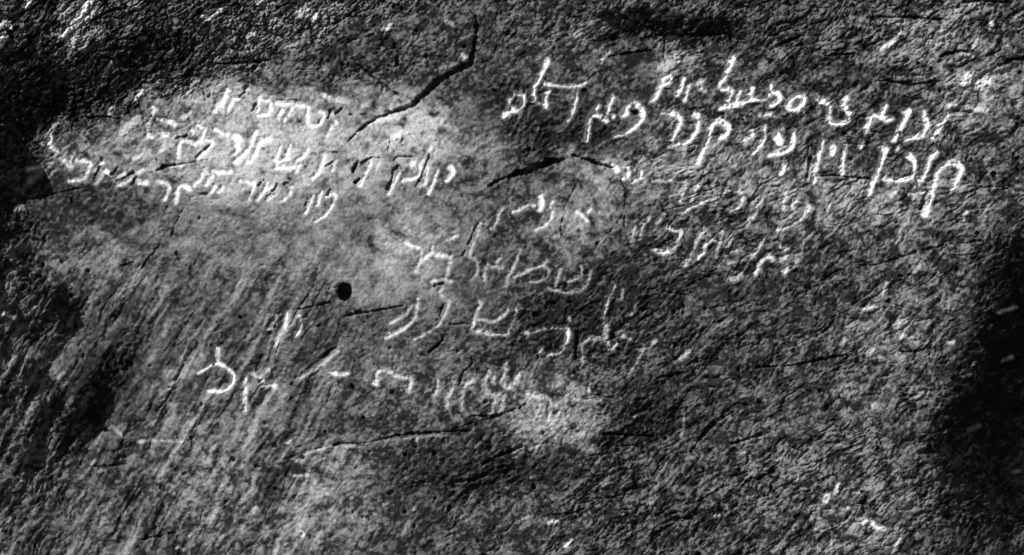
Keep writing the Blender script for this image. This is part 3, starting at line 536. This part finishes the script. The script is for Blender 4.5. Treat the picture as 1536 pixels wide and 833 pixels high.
FLECKS += [(C12(p), w_, b) for p, w_, b in [
    ([(160,20)], 8, .7), ([(725,158),(748,98)], 7, .6), ([(620,247),(690,230)], 5, .8), ([(800,355),(840,325)], 10, .6), ([(835,400)], 6, .8), ([(485,445),(510,420)], 6, .65), ([(250,440)], 8, .6), ([(630,505),(672,480)], 6, .6), ([(930,750)], 7, .7), ([(1385,265),(1430,250),(1485,233)], 4.5, .75),
    ([(1365,225)], 6, .7), ([(1390,165)], 5, .6), ([(1410,545),(1460,520)], 6, .6), ([(1100,440),(1135,435)], 4, .6), ([(1450,155)], 4, .5), ([(1240,570)], 8, .4), ([(670,800)], 6, .6), ([(920,15)], 9, .5)]]
FLECKS += [(C16(p), w_, b) for p, w_, b in [
    ([(240,385)], 8, .7), ([(460,450)], 9, .85), ([(395,520),(405,485)], 9, .8), ([(525,550)], 8, .85), ([(615,645),(650,640),(680,680),(725,680)], [7,9,8,6], .8), ([(800,778),(822,735)], 6, .7), ([(330,435)], 7, .7), ([(620,740)], 6, .6), ([(640,185)], 8, .5), ([(1230,220)], 9, .5), ([(1500,350)], 7, .5),
    ([(1150,240)], 5, .5), ([(1250,100)], 10, .35), ([(1400,510)], 9, .35), ([(915,715)], 5, .6), ([(340,680)], 6, .6), ([(110,790)], 9, .5), ([(210,670)], 6, .5), ([(100,600)], 10, .35), ([(20,150)], 8, .45), ([(1050,330)], 5, .4), ([(1540,590)], 1, .1), ([(440,760)], 8, .45)]]
FLECKS += [(C15(p), w_, b) for p, w_, b in [([(110,620)], 7, .8), ([(265,640)], 9, .85), ([(345,778),(375,750)], 7, .75), ([(1215,605)], 7, .8), ([(740,30)], 5, .7), ([(155,380)], 5, .6), ([(1360,245)], 8, .45), ([(1300,790)], 5, .6), ([(520,300),(580,250)], 4, .35), ([(560,440),(610,330)], 4, .35), ([(830,530),(870,400)], 9, .3), ([(1000,155),(1030,70),(1010,0)], 4, .4), ([(1075,270)], 6, .45)]]
FLECKS += [(C14(p), w_, b) for p, w_, b in [([(240,380),(310,375)], 5, .8), ([(945,165),(938,195)], 4.5, .8), ([(275,700),(290,720)], 6, .8), ([(210,180)], 4.5, .8), ([(930,560)], 8, .6), ([(10,570)], 6, .7), ([(1300,200)], 8, .5), ([(255,550)], 6, .6), ([(455,565)], 7, .5), ([(140,805)], 8, .6), ([(1065,85)], 7, .4), ([(1080,775)], 8, .5), ([(900,640),(860,720)], 7, .35), ([(765,540)], 5, .6), ([(1165,560)], 6, .45), ([(400,280)], 5, .6), ([(850,240)], 6, .4), ([(190,768)], 5, .6)]]
FLECKS += [(C13(p), w_, b) for p, w_, b in [([(1020,790),(1060,800)], 5, .85), ([(5,690)], 7, .8), ([(45,635)], 6, .75), ([(1275,730)], 6, .8), ([(1090,400)], 5, .7), ([(600,345)], 7, .5), ([(540,300)], 6, .5), ([(445,195)], 5, .5), ([(1240,540)], 5, .6), ([(1465,570)], 6, .6), ([(1100,715)], 5, .6), ([(620,105),(650,95),(720,160)], 4, .4), ([(600,770)], 5, .6), ([(970,465)], 5, .5)]]
FLECKS += [(C11(p), w_, b) for p, w_, b in [([(362,292),(362,308)], 3, 1), ([(1000,532),(1055,485)], 5.5, .55), ([(1280,320),(1180,360)], 6, .35), ([(830,440)], 5, .4)]]
FLECKS += [(C9(p), w_, b) for p, w_, b in [([(22,272),(60,290),(88,285)], [4.5,4,4], .95), ([(70,530)], 7, .4), ([(350,625)], 6, .5), ([(390,90),(415,105)], 3.5, .6), ([(150,290),(200,240)], 7, .4)]]
FLECKS += [(C5(p), w_, b) for p, w_, b in [([(780,150),(810,135)], 7, .7), ([(860,15)], 7, .9), ([(990,200),(1050,190)], 5, .7), ([(770,565)], 8, .45), ([(955,480)], 5, .6), ([(950,10)], 7, .6), ([(230,270)], 1, .1), ([(100,440),(130,430)], 9, .35), ([(180,280)], 6, .5), ([(505,385)], 7, .4)]]
FLECKS += [(C6(p), w_, b) for p, w_, b in [([(1120,618),(1175,595)], 5, .8), ([(770,640)], 6, .6), ([(860,570),(880,540),(905,575)], 4, .6), ([(970,470)], 4, .4), ([(1410,460)], 5, .6), ([(840,20)], 14, .5), ([(1040,80)], 14, .4), ([(980,70)], 10, .4), ([(800,200)], 1, .1)]]

FLECKS += [(C13([(800,182),(880,172),(1060,180)]), 3.5, .5), (C14([(250,290),(350,232),(450,212),(520,204),(645,207)]), [4,5,4.5,4,3], .6), (C14([(760,178),(900,158),(1040,145),(1160,150)]), 3, .4), (C10([(270,655),(380,572),(495,488)]), [5,6,4], .6), (C5([(985,195),(1050,190)]), 4, .5), (C9([(1155,450),(1090,570),(1040,680),(985,800)]), [4,5,5,4], .3)]  # lit ledge and crack lips painted pale, and a chisel scratch
drawn = []                                                          # (number, level-1 name, level-2 name, label, line index)
num = 0
for f in FLECKS: fleck(*f)
for li, (lab, letters) in enumerate(TEXT):
    for lt in letters:
        num += 1; carve_letter(lt, num, li); drawn.append((num, 'letter', li))
for (pts, wd, own, lab) in CRACKS:
    n = 0
    if own: num += 1; n = num; drawn.append((num, 'crack', lab))
    if not own: wd = [x*0.72 for x in (wd if hasattr(wd, '__len__') else [wd])]
    carve_crack(pts, wd, n, 1.0 if own else 0.6)
# the round drilled hole
num += 1
q = np.sqrt(((U-517.3)/10.8)**2 + ((V-437.8)/14.3)**2) + 0.05*edge
rim = 1 - sstep(1.0, 1.45, q); h -= 2.2*rim; q = q + 0.10*w3
m = 1 - sstep(0.84, 1.06, q)
h -= m*34*(0.75+0.25*np.clip(1-q, 0, 1)); pale *= 1-m; chalk_lit_lips *= 1-m
ident = np.where(m > 0.35, num, ident); drawn.append((num, 'drilled_hole', None))

# ------------------------------------------------------------------ material
def stone(name):
    m = bpy.data.materials.new(name); m.use_nodes = True
    n, l = m.node_tree.nodes, m.node_tree.links
    b = n['Principled BSDF']; b.inputs['Roughness'].default_value = 0.85; b.inputs['Specular IOR Level'].default_value = 0.2
    def node(t, **kw):
        x = n.new(t)
        for k, v_ in kw.items(): setattr(x, k, v_)
        return x
    def attr(a): return node('ShaderNodeAttribute', attribute_name=a).outputs['Fac']
    def mixf(f_, a, b_):
        x = node('ShaderNodeMix', data_type='FLOAT')
        for sock, v_ in ((x.inputs[0], f_), (x.inputs[2], a), (x.inputs[3], b_)):
            if isinstance(v_, (int, float)): sock.default_value = v_
            else: l.new(v_, sock)
        return x.outputs[0]
    tc = node('ShaderNodeTexCoord').outputs['Object']
    def noise(scale, det):
        x = node('ShaderNodeTexNoise'); x.inputs['Scale'].default_value = scale; x.inputs['Detail'].default_value = det; x.inputs['Roughness'].default_value = 0.65
        l.new(tc, x.inputs['Vector']); return x.outputs['Fac']
    def rng(v_, a, b_, c, d):
        x = node('ShaderNodeMapRange'); l.new(v_, x.inputs[0])
        for i, q_ in enumerate((a, b_, c, d)): x.inputs[i+1].default_value = q_
        return x.outputs[0]
    grain = rng(noise(170, 4), .25, .75, .62, 1.38)
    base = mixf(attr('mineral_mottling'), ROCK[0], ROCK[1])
    v_ = mixf(attr('pale_patches'), base, ROCK[2])
    v_ = mixf(attr('varnish_and_shade'), v_, ROCK[3])
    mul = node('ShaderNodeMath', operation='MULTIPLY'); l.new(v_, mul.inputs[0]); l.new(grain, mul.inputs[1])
    v_ = mixf(attr('chalk_lit_lips'), mul.outputs[0], 0.82)
    cmb = node('ShaderNodeCombineColor')
    for i in range(3): l.new(v_, cmb.inputs[i])
    l.new(cmb.outputs[0], b.inputs['Base Color'])
    bp = node('ShaderNodeBump'); bp.inputs['Strength'].default_value = 0.55; bp.inputs['Distance'].default_value = 0.004
    l.new(noise(330, 3), bp.inputs['Height']); l.new(bp.outputs[0], b.inputs['Normal'])
    return m
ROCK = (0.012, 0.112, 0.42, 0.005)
M_rock, M_cut = stone('weathered_stone'), stone('chalky_cut_stone')

# ------------------------------------------------------------------ meshes: one surface, cut up along the carved strokes
chalk_lit_lips = np.clip(chalk_lit_lips, 0, 1); pale = np.clip(pale, 0, 1)
X = ((U-768)*(1-h/D)*S).astype(f32); Zz = (ZC + (416.5-V)*(1-h/D)*S).astype(f32); Y = (-h*S).astype(f32)
co = np.stack([X, Y, Zz], -1).reshape(-1, 3)
at = {'chalk_lit_lips': chalk_lit_lips.reshape(-1), 'pale_patches': pale.reshape(-1), 'varnish_and_shade': dark.reshape(-1), 'mineral_mottling': mineral.reshape(-1)}
idx = np.arange(NU*NV, dtype=np.int32).reshape(NV, NU)
quads = np.stack([idx[:-1, :-1], idx[1:, :-1], idx[1:, 1:], idx[:-1, 1:]], -1).reshape(-1, 4)
fid = ident[:-1, :-1].reshape(-1)

def build(name, fsel, mat, parent):
    q_ = quads[fsel]
    vs, inv = np.unique(q_, return_inverse=True)
    inv = inv.reshape(-1).astype(np.int32)
    me = bpy.data.meshes.new(name)
    me.vertices.add(len(vs)); me.vertices.foreach_set('co', co[vs].reshape(-1))
    me.loops.add(len(inv)); me.loops.foreach_set('vertex_index', inv)
    nf = len(q_)
    me.polygons.add(nf); me.polygons.foreach_set('loop_start', np.arange(0, nf*4, 4, dtype=np.int32))
    me.polygons.foreach_set('use_smooth', np.ones(nf, dtype=bool))
    for k, a in at.items():
        me.attributes.new(k, 'FLOAT', 'POINT').data.foreach_set('value', a[vs].astype(f32))
    me.update(calc_edges=True); me.materials.append(mat)
    o = bpy.data.objects.new(name, me); sc.collection.objects.link(o)
    o.parent = parent
    return o

rock = bpy.data.objects.new('inscribed_rock', None); sc.collection.objects.link(rock)
rock['label'] = 'dark weathered rock face carved with lines of whitish Hebrew letters and split by black cracks'
rock['category'] = 'rock'
order = np.argsort(fid, kind='stable'); cuts = np.searchsorted(fid[order], np.arange(num+2))
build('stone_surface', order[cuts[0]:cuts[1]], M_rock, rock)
# bare ground at the foot of the boulder, below the picture
gm = bpy.data.meshes.new('ground'); gm.from_pydata([(-150, -150, -.05), (150, -150, -.05), (150, 150, -.05), (-150, 150, -.05)], [], [(0, 1, 2, 3)])
gmat = bpy.data.materials.new('dry_earth'); gmat.use_nodes = True
gn_, gl_ = gmat.node_tree.nodes, gmat.node_tree.links
gt = gn_.new('ShaderNodeTexNoise'); gt.inputs['Scale'].default_value = 600; gt.inputs['Detail'].default_value = 8
gr = gn_.new('ShaderNodeMapRange'); gl_.new(gt.outputs['Fac'], gr.inputs[0]); gr.inputs[3].default_value = .03; gr.inputs[4].default_value = .09
gc = gn_.new('ShaderNodeCombineColor')
for i in range(3): gl_.new(gr.outputs[0], gc.inputs[i])
gl_.new(gc.outputs[0], gn_['Principled BSDF'].inputs['Base Color']); gn_['Principled BSDF'].inputs['Roughness'].default_value = .95
gm.materials.append(gmat)
gob = bpy.data.objects.new('ground', gm); sc.collection.objects.link(gob); gob['kind'] = 'structure'
lines = []
for (lab, _) in TEXT:
    e = bpy.data.objects.new('text_line', None); sc.collection.objects.link(e); e.parent = rock
    e['label'] = lab; lines.append(e)
for (n, kind, x) in drawn:
    sel = order[cuts[n]:cuts[n+1]]
    if len(sel) < 3: continue
    if kind == 'letter': build('carved_letter', sel, M_cut, lines[x])
    else:
        o = build(kind, sel, M_rock, rock)
        if kind == 'crack' and x: o['label'] = x
